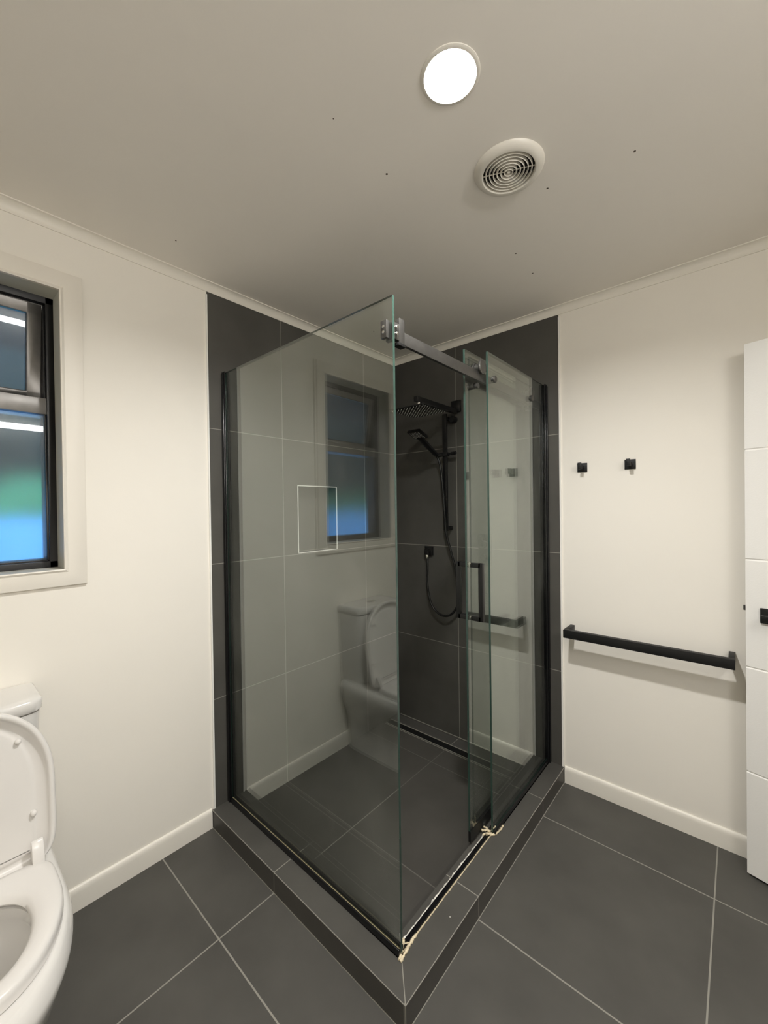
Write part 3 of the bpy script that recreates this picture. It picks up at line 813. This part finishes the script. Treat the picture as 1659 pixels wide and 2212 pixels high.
R_IN = outline(.455, .115, .155, .112, 2.3, 2.0)
pan = MB()
body = [(outline(.30, .300, .270, .132, 10, 2.3), 0.0), (outline(.30, .300, .268, .131, 10, 2.3), .03), (outline(.30, .300, .262, .133, 10, 2.3), .10),
        (outline(.31, .310, .275, .142, 10, 2.25), .19), (outline(.34, .340, .325, .174, 11, 2.2), .27), (outline(.355, .355, .342, .190, 12, 2.15), .33),
        (R_BUL, .358), (R_BUL, .372), (R_OUT, .394), (grow(R_OUT, -.006), .4005), (grow(R_OUT, -.016), .402)]
loops = [lift(p, z) for p, z in body]
inner = [lift(grow(R_IN, .012), .402), lift(R_IN, .398), lift(R_IN, .372), lift(grow(R_IN, .008), .355), lift(grow(R_IN, .002), .33),
         lift(mixl(R_IN, outline(.43, .05, .06, .05), .72), .26), lift(mixl(R_IN, outline(.43, .05, .06, .05), .30), .20), lift(outline(.43, .05, .06, .05), .17)]
pan.loft(loops + inner, True, True)
pan.build('pan', CERAM, toilet, smooth=True, angle=50)
MB().loft([lift(outline(.43, .065, .085, .066), .185), lift(outline(.43, .064, .084, .065), .1855)]).build('water', WATER, toilet, smooth=True)
seat = MB()
sec = [(1.0, .405), (1.0, .421), (.965, .429), (.90, .4335), (.70, .4355), (.40, .4345), (.18, .430), (.05, .423), (0.0, .414), (.03, .408), (.5, .406)]
lp_ = [lift(mixl(S_OUT, S_IN, f), z) for f, z in sec]
seat.loft(lp_ + [lp_[0]], False, False)
seat.build('seat', SEATP, toilet, smooth=True, angle=50)
# raised lid
base = Vector((.261, TY, .411)); upv = Vector((-.055, 0, .42)).normalized(); nv = Vector((upv.z, 0, -upv.x))
def lid_loop(ins, n):
    A = outline(.215, .215, .234, .194, 6.5, 2.2)   # u along the lid, v across
    A = [(u - ins * .9 * max(0, 1 - u / .10), v) for u, v in grow(A, -ins)]
    return [tuple(base + upv * u + Vector((0, v, 0)) + nv * n) for u, v in A]
lid = MB()
lid.loft([lid_loop(.012, -.010), lid_loop(.003, -.007), lid_loop(0, 0), lid_loop(0, .013), lid_loop(.002, .0175), lid_loop(.006, .019), lid_loop(.011, .0185), lid_loop(.0145, .016), lid_loop(.017, .009), lid_loop(.022, .0035), lid_loop(.032, -.001), lid_loop(.040, -.003), lid_loop(.046, -.0035), lid_loop(.0485, -.0015), lid_loop(.055, -.001)], True, True)
lo = lid.build('lid', SEATP, toilet, smooth=True, angle=50)
for yy, zz in ((.1185, .748), (.145, .543), (-.1185, .748), (-.145, .543)):
    u = (zz - base.z) / upv.z; c = base + upv * u + Vector((0, yy, 0))
    MB().lathe(c, nv, [(.0075, -.002), (.0075, .004), (.0065, .008), (.004, .0105), (0, .0115)], 18).build('bumper', SEATP, lo, smooth=True)
for s in (1, -1):
    y0 = TY + s * .147
    hb_ = MB().extrude_profile([(.264, .425), (.272, .478), (.279, .486), (.287, .480), (.303, .448), (.306, .430)], 1, y0 - .013, y0 + .013)
    hb_.build('hinge', SEATP, toilet, bevel=.002)
# cistern
def rrect(x0, x1, hw, r, bow=.0):
    P = []
    for (cx, cy_, a0) in ((x1 - r, -hw + r, -90), (x1 - r, hw - r, 0)):
        for k in range(9):
            a = math.radians(a0 + 90 * k / 8); P.append((cx + r * math.cos(a), cy_ + r * math.sin(a)))
        if a0 == -90:
            for k in range(1, 8):
                f = k / 8; P.append((x1 + bow * math.sin(math.pi * f), -hw + r + (2 * hw - 2 * r) * f))
    P += [(x0, hw), (x0, -hw)]
    return P
X0 = .001
cs = MB().loft([lift(rrect(X0, xx, hw, .035, .012), z) for xx, hw, z in ((.150, .160, .403), (.153, .164, .43), (.162, .173, .62), (.168, .178, .795))])
cs.build('cistern', CERAM, toilet, smooth=True, angle=50)
cl = MB().loft([lift(rrect(X0, xx, hw, .036, .012), z) for xx, hw, z in ((.170, .180, .7985), (.173, .183, .8015), (.174, .184, .825), (.172, .182, .832), (.166, .176, .8365), (.150, .160, .838))])
cl.build('cistern_lid', CERAM, toilet, smooth=True, angle=50)
tag(MB().lathe((.088, TY, .838), (0, 0, 1), [(.024, -.002), (.024, .003), (.021, .005), (0, .0055)], 28).build('flush_button', CHROME, toilet, smooth=True), 'round chrome flush button')

for o in scene.objects:
    if 'origin' in o: del o['origin']
